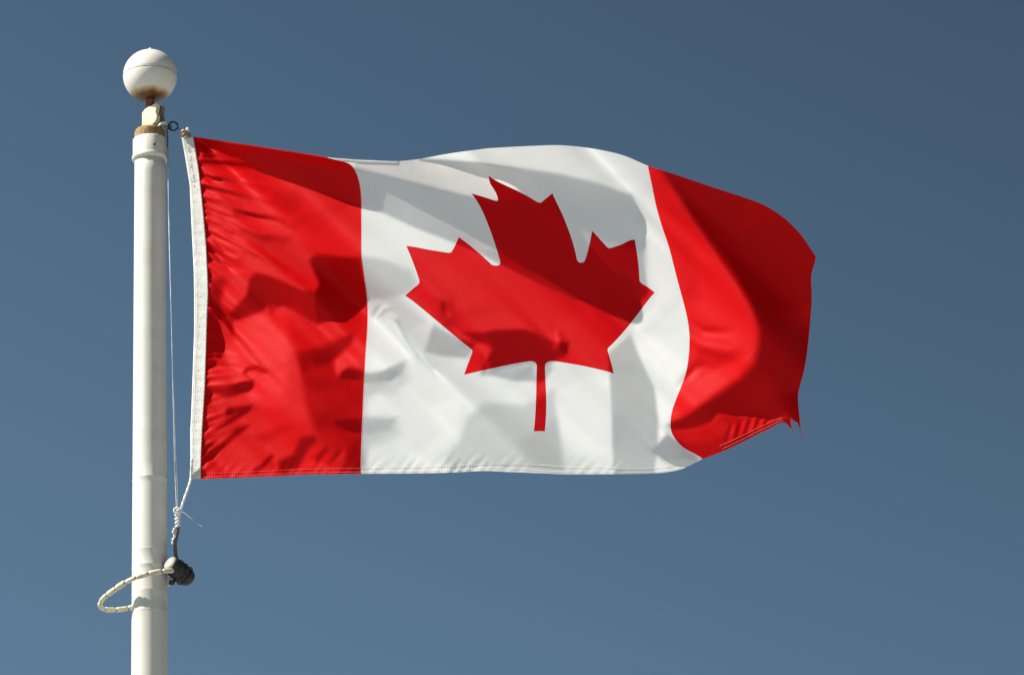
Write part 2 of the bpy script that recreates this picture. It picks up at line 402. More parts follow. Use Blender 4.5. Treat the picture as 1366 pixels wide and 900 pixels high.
def _U(r2): return np.where(r2 > 1e-12, 0.5 * r2 * np.log(np.maximum(r2, 1e-12)), 0.0)
def tps_fit(src, dst, lam=2e-5):
    n = len(src)
    d2 = ((src[:, None] - src[None]) ** 2).sum(-1)
    K = _U(d2) + lam * np.eye(n); Q = np.c_[np.ones(n), src]
    A = np.zeros((n + 3, n + 3)); A[:n, :n] = K; A[:n, n:] = Q; A[n:, :n] = Q.T
    return np.linalg.solve(A, np.r_[dst, np.zeros((3, dst.shape[1]))])
TPS = tps_fit(ctl[:, :2], ctl[:, 2:])
def to_px(uv):
    uv = np.atleast_2d(uv); out = np.zeros_like(uv, dtype=float)
    for i in range(0, len(uv), 4000):
        q = uv[i:i + 4000]
        d2 = ((q[:, None] - ctl[None, :, :2]) ** 2).sum(-1)
        out[i:i + 4000] = _U(d2) @ TPS[:-3] + np.c_[np.ones(len(q)), q] @ TPS[-3:]
    return out

# --- relief of the cloth: a height field whose slope towards the sun follows the folds seen in the photograph
G = 2.2
X0g, Y0g, X1g, Y1g = 225.0, 165.0, 1110.0, 660.0
NX = int((X1g - X0g) / G) + 1; NY = int((Y1g - Y0g) / G) + 1
gx = X0g + G * np.arange(NX); gy = Y0g + G * np.arange(NY)
GX, GY = np.meshgrid(gx, gy)
Lx, Ly, Lz = SUN @ RGT, SUN @ UPV, -(SUN @ FWD)
CA = -(Lx + (GX - 683) / FPX * Lz); CB = Ly - (-(GY - 450)) / FPX * Lz; CC = Lz

def sdf(poly):
    p = np.array(poly, float); d = np.full(GX.shape, 1e9); ins = np.zeros(GX.shape, bool)
    n = len(p)
    for i in range(n):
        a, b = p[i], p[(i + 1) % n]
        e = b - a; wx, wy = GX - a[0], GY - a[1]
        t = np.clip((wx * e[0] + wy * e[1]) / max(e @ e, 1e-9), 0, 1)
        d = np.minimum(d, np.hypot(wx - t * e[0], wy - t * e[1]))
        cond = ((a[1] <= GY) & (b[1] > GY)) | ((b[1] <= GY) & (a[1] > GY))
        with np.errstate(divide='ignore', invalid='ignore'):
            xi = a[0] + (GY - a[1]) / (e[1] if abs(e[1]) > 1e-9 else 1e-9) * e[0]
        ins ^= cond & (GX < xi)
    return np.where(ins, -d, d)
def sline(pts):
    p = np.array(pts, float); d = np.full(GX.shape, 1e9)
    for a, b in zip(p, p[1:]):
        e = b - a; wx, wy = GX - a[0], GY - a[1]
        t = np.clip((wx * e[0] + wy * e[1]) / max(e @ e, 1e-9), 0, 1)
        d = np.minimum(d, np.hypot(wx - t * e[0], wy - t * e[1]))
    return d
def sm(x): x = np.clip(x, 0, 1); return x * x * (3 - 2 * x)
S = np.full(GX.shape, 0.44)
def poly(val, pts, soft=4.0, a=1.0):
    global S
    m = sm(0.5 - sdf(pts) / (2 * soft)) * a
    S = S * (1 - m) + val * m
def stroke(val, w, pts, soft=None, a=1.0):
    global S
    soft = soft or max(w * 0.5, 2.5)
    m = sm(0.5 - (sline(pts) - w / 2) / (2 * soft)) * a
    S = S * (1 - m) + val * m

# ---- red panel at the hoist
poly(.32, [(322, 305), (395, 318), (440, 340), (420, 375), (395, 360), (335, 328)], 8)
poly(.30, [(366, 258), (395, 255), (403, 268), (398, 284), (380, 286), (364, 272)], 7)
stroke(.20, 6, [(279, 326), (292, 345), (303, 354)])
stroke(.16, 7, [(314, 284), (345, 291), (378, 296)])
stroke(.22, 6, [(268, 226), (283, 239), (318, 243)])
poly(.30, [(290, 246), (330, 258), (340, 266), (320, 270), (292, 258)], 6)
stroke(.20, 4, [(272, 272), (280, 284)])
stroke(.56, 7, [(305, 300), (330, 320), (375, 355), (402, 377), (420, 384)])
poly(.10, [(278, 372), (298, 370), (302, 380), (292, 405), (278, 405)], 6)
poly(.50, [(300, 388), (318, 386), (320, 402), (306, 405)], 6)
poly(.03, [(332, 372), (340, 364), (354, 366), (375, 374), (402, 387), (419, 389), (418, 408), (421, 433), (408, 426), (392, 414), (379, 408), (368, 411), (360, 420), (366, 408), (358, 407),
           (351, 415), (327, 424), (311, 429), (305, 420), (316, 408), (330, 392)], 3.2)
poly(.10, [(390, 388), (416, 391), (416, 410), (408, 424), (392, 412)], 4, .8)
poly(-.04, [(412, 347), (422, 339), (455, 342), (482, 344), (491, 352), (494, 398), (471, 420), (460, 426), (435, 428), (422, 433), (418, 408), (420, 390), (426, 378), (419, 362)], 3.0)
poly(-.02, [(270, 395), (286, 395), (299, 411), (308, 420), (311, 435), (312, 452), (306, 439), (295, 426), (299, 454), (298, 475), (291, 479), (282, 487), (270, 487)], 3.0)
stroke(.20, 3, [(284, 399), (299, 415), (308, 430)], 2); stroke(.42, 4, [(291, 428), (300, 446), (308, 455)], 2)
stroke(.22, 3, [(283, 468), (290, 480)], 2)
stroke(.08, 4, [(360, 407), (362, 420)], 2.5)
poly(.60, [(318, 430), (350, 418), (375, 414), (388, 440), (385, 480), (380, 540), (350, 545), (310, 500), (300, 470), (313, 450)], 9)
stroke(.12, 5, [(327, 496), (332, 491), (344, 490), (354, 495)])
poly(.0, [(278, 522), (300, 518), (322, 509), (338, 507), (340, 514), (334, 521), (317, 527), (303, 529), (286, 526)], 3)
poly(.03, [(303, 543), (319, 542), (337, 540), (336, 545), (319, 557), (303, 566), (290, 571), (268, 574), (268, 567), (288, 563), (300, 557)], 3)
poly(.0, [(316, 570), (333, 566), (327, 573), (313, 583), (303, 593), (290, 602), (281, 613), (266, 615), (266, 596), (284, 590), (293, 590), (306, 579)], 3)
poly(.0, [(268, 512), (281, 516), (282, 535), (268, 543)], 3)
poly(.28, [(330, 581), (356, 576), (378, 566), (392, 567), (365, 586), (349, 594)], 6)
# right part of that panel
poly(.22, [(400, 470), (430, 470), (455, 495), (489, 510), (486, 632), (455, 632), (425, 590), (405, 530)], 8)
poly(.09, [(395, 469), (428, 462), (468, 445), (472, 454), (455, 472), (442, 485), (434, 489), (415, 490), (404, 500)], 6)
poly(-.02, [(414, 474), (440, 466), (452, 468), (440, 482), (420, 486)], 6, .8)
poly(.52, [(446, 482), (470, 462), (478, 440), (494, 430), (490, 480), (476, 484), (462, 488), (452, 500), (447, 496)], 4)
poly(-.02, [(452, 505), (455, 496), (466, 489), (482, 494), (493, 499), (493, 512), (471, 506)], 3)
poly(-.02, [(444, 561), (490, 556), (490, 577), (469, 574), (450, 568)], 4)
poly(.07, [(466, 594), (490, 580), (488, 627), (459, 625)], 6)
poly(.03, [(401, 584), (418, 580), (424, 587), (415, 596), (410, 602), (397, 625), (375, 629), (370, 616), (391, 605)], 4)
poly(.06, [(433, 596), (441, 597), (424, 618), (418, 610)], 3)
stroke(.03, 5, [(452, 602), (440, 618)], 3); stroke(.42, 5, [(420, 600), (402, 622)], 3); stroke(.42, 4, [(459, 605), (443, 622)], 3)
stroke(.04, 6, [(362, 609), (350, 622), (341, 628)], 3)
# ---- white panel
poly(.17, [(478, 342), (500, 343), (523, 349), (550, 360), (558, 378), (545, 392), (515, 398), (484, 400)], 5)
poly(.54, [(497, 418), (520, 412), (530, 430), (548, 465), (560, 482), (541, 480), (510, 497), (492, 496)], 6)
stroke(.12, 5, [(506, 408), (497, 420)], 3)
stroke(.04, 5, [(529, 426), (544, 452), (561, 475), (578, 492)], 2.2)
stroke(.58, 4, [(522, 424), (536, 450), (552, 474)], 3)
poly(.56, [(548, 436), (575, 430), (566, 470), (556, 458)], 4)
poly(.10, [(567, 469), (578, 432), (592, 440), (612, 452), (634, 458), (624, 478), (590, 475)], 2.2)
poly(.26, [(484, 503), (515, 497), (540, 484), (546, 505), (530, 525), (484, 530)], 8)
poly(.07, [(484, 500), (510, 494.5), (541, 481), (537, 499), (520, 507), (484, 511)], 2.2)
poly(.24, [(484, 556), (530, 557), (534, 580), (484, 600)], 9)
poly(.10, [(484, 557), (528, 558), (522, 573), (484, 580)], 5)
poly(.52, [(572, 540), (610, 530), (616, 560), (600, 590), (572, 612), (556, 612), (585, 575)], 8)
poly(.22, [(622, 560), (645, 536), (700, 540), (738, 520), (744, 560), (750, 600), (752, 628), (640, 624), (596, 628), (596, 606), (612, 588)], 6)
poly(.13, [(690, 590), (742, 560), (752, 628), (705, 628)], 7)
poly(.09, [(645, 499), (711, 486), (716, 508), (690, 509), (665, 503)], 3)
poly(.09, [(716, 486), (738, 490), (728, 506), (714, 512)], 4)
poly(.50, [(742, 520), (780, 502), (815, 500), (815, 600), (795, 610), (760, 606), (748, 570)], 5)
poly(.10, [(812, 470), (841, 447), (853, 475), (873, 515), (879, 562), (877, 596), (872, 640), (818, 640), (816, 560)], 2.6)
# ---- leaf
poly(.02, [(616, 442), (640, 444), (662, 440), (700, 439), (718, 444), (737, 456), (760, 456), (757, 472), (737, 484), (728, 492), (708, 485), (645, 501), (640, 500), (656, 466), (650, 458), (633, 456)], 3.2)
stroke(.5, 8, [(745, 440), (742, 462)], 5, .7)
poly(.24, [(581, 398), (604, 400), (612, 438), (592, 437)], 7)
# ---- overhanging roll along the top edge and the shade beneath it
SHADE = [(250, 150), (300, 160), (437, 190), (565, 195), (563, 212), (640, 218.6), (695.6, 225.5), (751, 234), (806.7, 248), (840, 261.7), (851, 289), (857, 335), (862, 372), (866, 390), (846, 411),
         (842, 431), (824, 422), (806.7, 417), (776.6, 400), (765, 400), (723, 381), (666, 352), (637, 337), (602, 323), (555, 304.7), (513, 285), (482.8, 274), (432, 260), (394, 244), (378, 238), (356, 230), (342, 226), (304, 220), (268, 214), (254, 212)]
poly(.10, SHADE, 2.0)
poly(.05, [(760, 300), (862, 320), (860, 392), (840, 428), (776, 400), (740, 350)], 8)
ROLLP = [(255, 150), (565, 180), (562, 212), (640, 217), (695.6, 224), (751, 233), (806.7, 247), (836, 260), (842, 276), (815, 282), (775, 274), (720, 266), (650, 268), (608, 258), (563, 246), (513, 233), (477, 224), (437, 222), (380, 212), (330, 204), (285, 195), (262, 196)]
poly(-.34, ROLLP, 4.5)
poly(-.52, [(300, 160), (475, 195), (472, 222), (437, 222), (380, 211), (315, 202)], 4)
poly(-.07, [(690, 215), (760, 225), (810, 240), (846, 255), (860, 290), (850, 300), (820, 292), (780, 280), (730, 272), (690, 270)], 8)
poly(.56, [(560, 170), (880, 170), (885, 225), (868, 300), (858, 286), (842, 260), (806.7, 246), (751, 232), (695.6, 223.5), (640, 216), (585, 212), (562, 212)], 5.5)
stroke(.55, 4, [(296, 188.5), (350, 196), (400, 203.7), (437, 210), (480, 213.5), (530, 215.5)], 1.6)
stroke(.30, 6, [(262, 194), (287, 200), (312, 210)], 3)
# ---- bright stripe before the fly panel
poly(.56, [(862, 300), (872, 240), (884, 300), (898, 350), (914, 406), (921, 440), (919, 487), (905, 524), (890, 562), (880, 600), (879, 560), (875, 515), (853, 472), (843, 440), (866, 412), (879, 390), (868, 350)], 4)
poly(-.30, [(872, 600), (890, 580), (905, 590), (935, 612), (905, 616), (885, 612)], 5)
poly(.58, [(896, 632), (903, 612), (930, 615), (925, 628)], 3)
# ---- fly panel
poly(.50, [(872, 240), (885, 255), (923, 300), (965, 365), (1000, 430), (1008, 465), (985, 503), (940, 535), (893, 560), (905, 524), (918, 487), (919, 440), (905, 375), (890, 325)], 5)
poly(.38, [(868, 222), (890, 255), (925, 325), (935, 400), (918, 400), (900, 360), (880, 290)], 8)
poly(.38, [(930, 458), (962, 466), (985, 478), (960, 492), (935, 500), (928, 478)], 6)
poly(.60, [(905, 520), (935, 502), (985, 478), (1000, 475), (985, 500), (945, 528), (905, 552), (895, 555)], 6)
poly(-.03, [(870, 215), (899, 258), (923, 296), (955, 337), (982, 371), (1004, 415), (1011, 440), (1011, 462), (1005, 484), (986, 505), (957, 526), (930, 546), (965, 545), (1040, 545), (1120, 540), (1120, 330), (1060, 260), (960, 220)], 8)
poly(-.55, [(1035, 420), (1078, 410), (1066, 525), (1030, 525)], 10)
poly(.0, [(888, 566), (911, 557), (930, 545), (946, 536), (962, 532), (1021, 533), (1075, 531), (1075, 600), (1067, 561), (1047, 557), (1021, 553), (989, 553), (957, 552), (949, 563), (935, 569), (914, 573), (896, 574)], 3)
poly(.24, [(896, 576), (914, 575), (937, 571), (951, 564), (959, 554), (989, 555), (1021, 555), (1043, 558), (1020, 580), (985, 598), (945, 618), (915, 600)], 3.5)
poly(.10, [(905, 592), (950, 588), (985, 572), (1000, 590), (945, 620)], 7, .8)
for k in range(12):
    x = 968 + 6.6 * k; y = 589 - 3.0 * k
    stroke(-.02 if k % 2 == 0 else .45, 3.2, [(x + 5, y - 20 + .6 * k), (x - 1, y)], 1.6, .95)
poly(-.05, [(1040, 560), (1075, 550), (1075, 585), (1040, 575)], 3)
# ---- puckers along the bottom hem and beside the hoist tape
bl = np.interp(GX, [p[0] for p in BOT_A + BOT_B[1:]], [p[1] for p in BOT_A + BOT_B[1:]])
dd = bl - GY
ph = (GX - 0.85 * dd)
rng = np.random.RandomState(3)
amp = np.interp(gx, np.linspace(260, 940, 60), 0.1 + 0.9 * rng.rand(60))[None, :]
wob = np.interp(gx, np.linspace(260, 940, 40), 14 * rng.rand(40))[None, :]
for xa, xb, A in ((268, 490, .24), (488, 706, .34), (750, 835, .36), (890, 930, .2)):
    env = sm((GX - xa) / 8) * sm((xb - GX) / 12) * np.exp(-(np.maximum(dd - 3, 0) / 15) ** 2) * (dd > -8)
    S = S + A * env * amp * (np.sin(2 * np.pi * (ph + wob) / 15.5) * 0.8 + 0.35 * np.sin(2 * np.pi * (ph * 1.0 - wob) / 9.1))
hl = np.interp(GY, [p[1] for p in HOIST], [p[0] for p in HOIST]); hd = GX - hl
S = S + .12 * np.exp(-(np.maximum(hd, 0) / 15) ** 2) * (hd > -4) * (np.sin(2 * np.pi * (GY + hd * np.clip((GY - 430) / 120, -.6, .6)) / 17 + 2 * np.sin(GY / 31.0)) - .2)
S = S - .22 * np.exp(-((hd - 1.5) / 2.6) ** 2)
# quiet unevenness of the cloth
for _ in range(110):
    cx, cy, an, ln, wd = rng.uniform(280, 1060), rng.uniform(200, 630), rng.uniform(-.9, .9), rng.uniform(18, 60), rng.uniform(5, 13)
    ux, uy = (GX - cx) * math.cos(an) + (GY - cy) * math.sin(an), -(GX - cx) * math.sin(an) + (GY - cy) * math.cos(an)
    S = S + rng.uniform(-.085, .085) * np.exp(-(ux / ln) ** 2 - (uy / wd) ** 2)

outline = TOP_A + TOP_B[1:] + TOP_C[1:] + FLY[1:] + BOT_C[::-1][1:] + BOT_B[::-1][1:] + BOT_A[::-1][1:] + HOIST[::-1][1:-1]
inside = sm(0.5 - (sdf(outline) - 5) / 8)
HB = 0.40 * (GX - 258) + 0.373 * (GY - 450) + 30
def solve(S, inside, iters=700):
    wd = 0.02 + 0.98 * inside
    wh = 0.00001 + 0.15 * np.exp(-(hd / 9) ** 2)
    nu = 0.0012
    lp, li = 0.075, 0.03
    def fwd(h):
        d1 = (h[:-1, 1:] - h[:-1, :-1] + h[1:, 1:] - h[1:, :-1]) / (2 * G); d2 = (h[1:, :-1] - h[:-1, :-1] + h[1:, 1:] - h[:-1, 1:]) / (2 * G)
        r0 = wd[:-1, :-1] * (CA[:-1, :-1] * d1 + CB[:-1, :-1] * d2)
        rp = lp * (h[2:, :-2] - 2 * h[1:-1, 1:-1] + h[:-2, 2:]) / G
        rx = li * (h[:, 2:] - 2 * h[:, 1:-1] + h[:, :-2]) / G
        ry = li * (h[2:] - 2 * h[1:-1] + h[:-2]) / G
        rc = 0.03 * (h[1:, 1:] - h[1:, :-1] - h[:-1, 1:] + h[:-1, :-1]) / G
        return [r0, rp, rx, ry, rc, wh * h, nu * h]
    def adj(r):
        r0, rp, rx, ry, rc, rh, rn = r
        o = np.zeros((NY, NX))
        a = wd[:-1, :-1] * r0 * CA[:-1, :-1] / (2 * G); b = wd[:-1, :-1] * r0 * CB[:-1, :-1] / (2 * G)
        o[:-1, 1:] += a - b; o[:-1, :-1] += -a - b; o[1:, 1:] += a + b; o[1:, :-1] += -a + b
        q = lp * rp / G; o[2:, :-2] += q; o[1:-1, 1:-1] -= 2 * q; o[:-2, 2:] += q
        q = li * rx / G; o[:, 2:] += q; o[:, 1:-1] -= 2 * q; o[:, :-2] += q
        q = li * ry / G; o[2:] += q; o[1:-1] -= 2 * q; o[:-2] += q
        q = 0.03 * rc / G; o[1:, 1:] += q; o[1:, :-1] -= q; o[:-1, 1:] -= q; o[:-1, :-1] += q
        return o + wh * rh + nu * rn
    # solve for the deviation from the plane HB
    f0 = fwd(HB)
    sc = 0.25 * (S[:-1, :-1] + S[1:, :-1] + S[:-1, 1:] + S[1:, 1:])
    rhs = [wd[:-1, :-1] * (sc - CC) - f0[0]] + [np.zeros_like(q) for q in f0[1:]]
    b = adj(rhs); h = np.zeros((NY, NX)); r = b.copy(); p = r.copy(); rs = (r * r).sum(); rs0 = rs
    for it in range(iters):
        Ap = adj(fwd(p)); al = rs / (p * Ap).sum(); h += al * p; r -= al * Ap; rn = (r * r).sum()
        if rn < 1e-9 * rs0: break
        p = r + rn / rs * p; rs = rn
    return HB + h
Hf = solve(S, inside)
# gathers fanning out of the hoist tape and thin drag creases: narrow ridges and grooves laid on the relief
def crease(A, w, pts, fade=True):
    global Hf
    pts = np.array(pts, float); d = sline(pts); L_ = np.hypot(*(pts[-1] - pts[0])); dr = (pts[-1] - pts[0]) / L_
    t = np.clip(((GX - pts[0, 0]) * dr[0] + (GY - pts[0, 1]) * dr[1]) / L_, 0, 1)
    ww = w * (0.8 + 0.7 * t)
    env = (1 - t) ** .8 * sm(t * 12 + .45) if fade else np.sin(math.pi * t) ** 1.2
    Hf = Hf + A * env * np.exp(-(d / ww) ** 2)
def fan(y, ang, ln, bend, A, w):
    n = 7; t = np.linspace(0, 1, n); a = math.radians(ang) + bend * (t - .3); x = np.interp(y, [p[1] for p in HOIST], [p[0] for p in HOIST]) + 1
    crease(A, w, np.c_[x + np.cumsum(np.r_[0, np.cos(a[1:])]) * ln / (n - 1), y + np.cumsum(np.r_[0, np.sin(a[1:])]) * ln / (n - 1)])
yy = 212.0
while yy < 418:
    fan(yy, np.interp(yy, [214, 260, 310, 360, 415], [8, 14, 24, 36, 48]) + rng.uniform(-5, 5), rng.uniform(35, 120), rng.uniform(-.35, .15), rng.choice([-1, 1]) * rng.uniform(1.6, 3.4), rng.uniform(2.2, 3.8))
    yy += rng.uniform(7, 13)
yy = 470.0
while yy < 632:
    fan(yy, np.interp(yy, [480, 520, 570, 630], [5, -8, -24, -38]) + rng.uniform(-5, 5), rng.uniform(22, 70), rng.uniform(-.3, .3), rng.choice([-1, 1]) * rng.uniform(.8, 1.8), rng.uniform(2.2, 3.6))
    yy += rng.uniform(7, 12)
crease(-3.6, 3.0, [(262, 222), (272, 233), (283, 241), (300, 240), (322, 243)]); crease(2.6, 3.5, [(268, 205), (287, 206), (312, 216)])
crease(-3.4, 3.2, [(298, 277), (306, 280), (322, 285), (345, 291), (380, 296)], False); crease(2.2, 5, [(300, 292), (322, 302), (350, 312), (392, 318)], False)
crease(-4.0, 3.0, [(276, 322), (284, 336), (295, 348), (308, 357), (322, 362)]); crease(3.0, 3.5, [(285, 306), (310, 322), (345, 338), (385, 362)], False)
crease(-3.0, 2.6, [(284, 318), (300, 334), (318, 344)], False); crease(2.4, 3.2, [(270, 296), (290, 306), (312, 311)])
crease(-3.4, 2.6, [(520, 420), (533, 436), (548, 458), (562, 476), (582, 496)], False); crease(2.5, 3.2, [(516, 424), (530, 444), (545, 466), (560, 486)], False)
crease(1.6, 3.2, [(500, 425), (512, 412), (526, 408)], False); crease(-1.5, 3.0, [(640, 470), (648, 486), (650, 500)], False)
crease(1.2, 4.5, [(742, 436), (747, 452), (744, 470)], False); crease(-1.6, 4, [(590, 402), (600, 425)], False)
crease(2.0, 6, [(905, 440), (935, 462), (965, 470), (995, 466)], False); crease(-1.8, 5, [(915, 425), (940, 442), (985, 446)], False); crease(-2.0, 5, [(900, 520), (930, 490), (952, 484)], False)
crease(1.0, 10, [(1040, 300), (1052, 370), (1050, 450), (1040, 520)], False); crease(-1.2, 10, [(1000, 300), (1030, 370), (1035, 440)], False); crease(1.6, 6, [(930, 240), (985, 300), (1020, 360)], False)
def H_at(px, py):
    """bicubic (Catmull-Rom) sample of the relief"""
    fx = np.clip((np.asarray(px) - X0g) / G, 1.001, NX - 3.001); fy = np.clip((np.asarray(py) - Y0g) / G, 1.001, NY - 3.001)
    ix = fx.astype(int); iy = fy.astype(int); tx = fx - ix; ty = fy - iy
    def w(t): return [((-t + 2) * t - 1) * t / 2 + 0 * t, ((3 * t - 5) * t * t + 2) / 2, ((-3 * t + 4) * t + 1) * t / 2, (t - 1) * t * t / 2]
    wx, wy = w(tx), w(ty); o = 0
    for j in range(4):
        row = 0
        for i in range(4): row = row + wx[i] * Hf[iy - 1 + j, ix - 1 + i]
        o = o + wy[j] * row
    return o
def surf(uv):
    q = to_px(uv); return P(q[:, 0], q[:, 1], H_at(q[:, 0], q[:, 1]))

# ------------------------------------------------------------------ cutting the cloth
def leaf_outline():
    raw = [(4890, 4430), (4845, 3567), 'a', (4956, 3469), (5815, 3620), (5699, 3300), 'b', (5719, 3227), (6660, 2465), (6448, 2366), 'b', (6414, 2287), (6600, 1715), (6058, 1830), 'b', (5985, 1792),
           (5880, 1545), (5457, 1999), 'b', (5346, 1942), (5550, 890), (5223, 1079), 'b', (5132, 1052), (4800, 400)]
    ctr = {2: (4838, 3452), 6: (5681, 3255), 10: (6398, 2343), 14: (6000, 1842), 18: (5334, 2040), 22: (5165, 1110)}
    pts = []
    i = 0
    while i < len(raw):
        if isinstance(raw[i], str):
            p0, p1, c = np.array(pts[-1]), np.array(raw[i + 1]), np.array(ctr[i])
            for t in (.2, .4, .6, .8): pts.append(tuple((1 - t) ** 2 * p0 + 2 * t * (1 - t) * c + t * t * p1))
        else: pts.append(raw[i])
        i += 1
    right = np.array(pts, float); left = right[::-1][1:].copy(); left[:, 0] = 9600 - left[:, 0]
    return np.vstack([right, left]) / 4800.0
def densify(pl, step, closed=True):
    out = []; n = len(pl)
    for i in range(n if closed else n - 1):
        a, b = np.array(pl[i], float), np.array(pl[(i + 1) % n], float); k = max(1, int(math.ceil(np.hypot(*(b - a)) / step)))
        for j in range(k): out.append(a + (b - a) * j / k)
    return np.array(out)
def inpoly(pts, pl):
    ins = np.zeros(len(pts), bool); n = len(pl); x, y = pts[:, 0], pts[:, 1]
    for i in range(n):
        a, b = pl[i], pl[(i + 1) % n]
        if a[1] == b[1]: continue
        cond = ((a[1] <= y) & (b[1] > y)) | ((b[1] <= y) & (a[1] > y))
        ins ^= cond & (x < a[0] + (y - a[1]) / (b[1] - a[1]) * (b[0] - a[0]))
    return ins
def dist_pl(pts, pl):
    d = np.full(len(pts), 1e9); n = len(pl)
    for i in range(n):
        a, b = pl[i], pl[(i + 1) % n]; e = b - a; w = pts - a
        t = np.clip((w @ e) / max(e @ e, 1e-12), 0, 1); d = np.minimum(d, np.hypot(*(w - t[:, None] * e).T))
    return d
STEP = 0.0044
def cut(outer, inner=None):
    """triangulate the cloth inside `outer`; returns vertices and the triangles outside / inside `inner`"""
    ob = densify(outer, STEP); loops = [ob]
    if inner is not None: loops.append(densify(inner, STEP))
    lo, hi = ob.min(0), ob.max(0)
    xs = np.arange(lo[0], hi[0], STEP); ys = np.arange(lo[1], hi[1], STEP)
    g = np.stack(np.meshgrid(xs, ys), -1).reshape(-1, 2); g[:, 0] += (np.round(g[:, 1] / STEP) % 2) * STEP * .5
    g = g[inpoly(g, ob)]
    for l in loops: g = g[dist_pl(g, l) > STEP * .55]
    allp = np.vstack(loops + [g]); edges = []; base = 0
    for l in loops:
        n = len(l); edges += [(base + i, base + (i + 1) % n) for i in range(n)]; base += n
    vo, eo, fo, *_ = delaunay_2d_cdt([Vector(p) for p in allp], edges, [], 0, 1e-7)
    vo = np.array([tuple(v) for v in vo]); f = np.array([t for t in fo if len(t) == 3])
    c = vo[f].mean(1); keep = inpoly(c, ob); f = f[keep]; c = c[keep]
    if inner is None: return vo, f, None
    i2 = inpoly(c, loops[1]); return vo, f[~i2], f[i2]
def cloth_mesh(name, uv, f):
    used = np.unique(f); re = np.full(len(uv), -1); re[used] = np.arange(len(used))
    pts = surf(uv[used]); ff = re[f]
    a, b, c = pts[ff[:, 0]], pts[ff[:, 1]], pts[ff[:, 2]]
    nrm = np.cross(b - a, c - a); flip = (nrm @ FWD) > 0
    ff[flip] = ff[flip][:, ::-1]
    me = bpy.data.meshes.new(name); me.from_pydata(pts.tolist(), [], ff.tolist()); me.update(); return me

corner = P(257.5, 182.5, 0)
flag = thing("flag", "red and white flag with a red maple leaf, rippling in the wind beside the flagpole", "flag", tuple(P(262, 410, H_at(262.0, 410.0))))
uv, f, _ = cut(np.array([(0, 0), (.5, 0), (.5, 1), (0, 1)], float)); link_me("red_panel", cloth_mesh("red_panel", uv, f), M_RED, flag)
uv, fw, fl = cut(np.array([(.5, 0), (1.5, 0), (1.5, 1), (.5, 1)], float), leaf_outline())
link_me("white_panel", cloth_mesh("white_panel", uv, fw), M_WHITE, flag)
link_me("maple_leaf", cloth_mesh("maple_leaf", uv, fl), M_LEAF, flag)
uv, f, _ = cut(np.array([(1.5, 0), (2, 0), (1.995, .5), (2, .93), (2, 1), (1.988, .948), (1.942, .938), (1.93, 1), (1.88, 1), (1.5, 1)], float)); link_me("red_panel", cloth_mesh("red_panel", uv, f), M_RED, flag)

# stitching along the bottom hem
def stitches(name, u0, u1, mat, vs, n, rad):
    bm = bmesh.new()
    for v in vs:
        du = (u1 - u0) / n
        for k in range(n):
            a = u0 + du * (k + .1); b = a + du * .72
            t = surf(np.array([(a, v), ((a + b) / 2, v), (b, v)])) - FWD * 0.0006
            tube(bm, [Vector(q) for q in t], [rad * .7, rad, rad * .7], 5)
    link(name, bm, mat, flag)
stitches("hem_stitching", .01, .498, M_THREAD_R, (.984, .995), 62, .0007)
stitches("hem_stitching", .502, 1.47, M_THREAD_W, (.985, .995), 120, .0005)
stitches("hem_stitching", 1.60, 1.88, M_THREAD_R, (.975, .990), 36, .0008)

# thread along the two seams, and frayed ends at the torn corner
def thread(name, uvs, rad, mat, parent, lift=.0004):
    bm = bmesh.new(); t = surf(np.asarray(uvs, float)) - FWD * lift
    tube(bm, [Vector(q) for q in t], rad, 4); link(name, bm, mat, parent)
for k in (.5, 1.5):
    for dk in (-.001 if k < 1 else .001,): thread("seam_stitching", np.c_[np.full(260, k + dk), np.linspace(.002, .998, 260)], .0003, M_SEAM, flag, .0001)
for k, (u0, dx, dy) in enumerate(((1.999, 1.5, 9), (1.99, -2, 7), (1.955, 3, 6), (1.945, -1.5, 8), (1.932, 2.5, 7))):
    q = to_px(np.array([[u0, .99 if u0 > 1.99 or u0 < 1.935 else .94]]))[0]; h = float(H_at(q[0], q[1]))
    bm = bmesh.new(); tube(bm, resample([V(q[0], q[1] - 2, h), V(q[0] + .3 * dx, q[1] + .4 * dy, h + 1), V(q[0] + dx, q[1] + dy, h - 1)], 8), .0006, 4)
    link("loose_thread", bm, M_RED, flag)

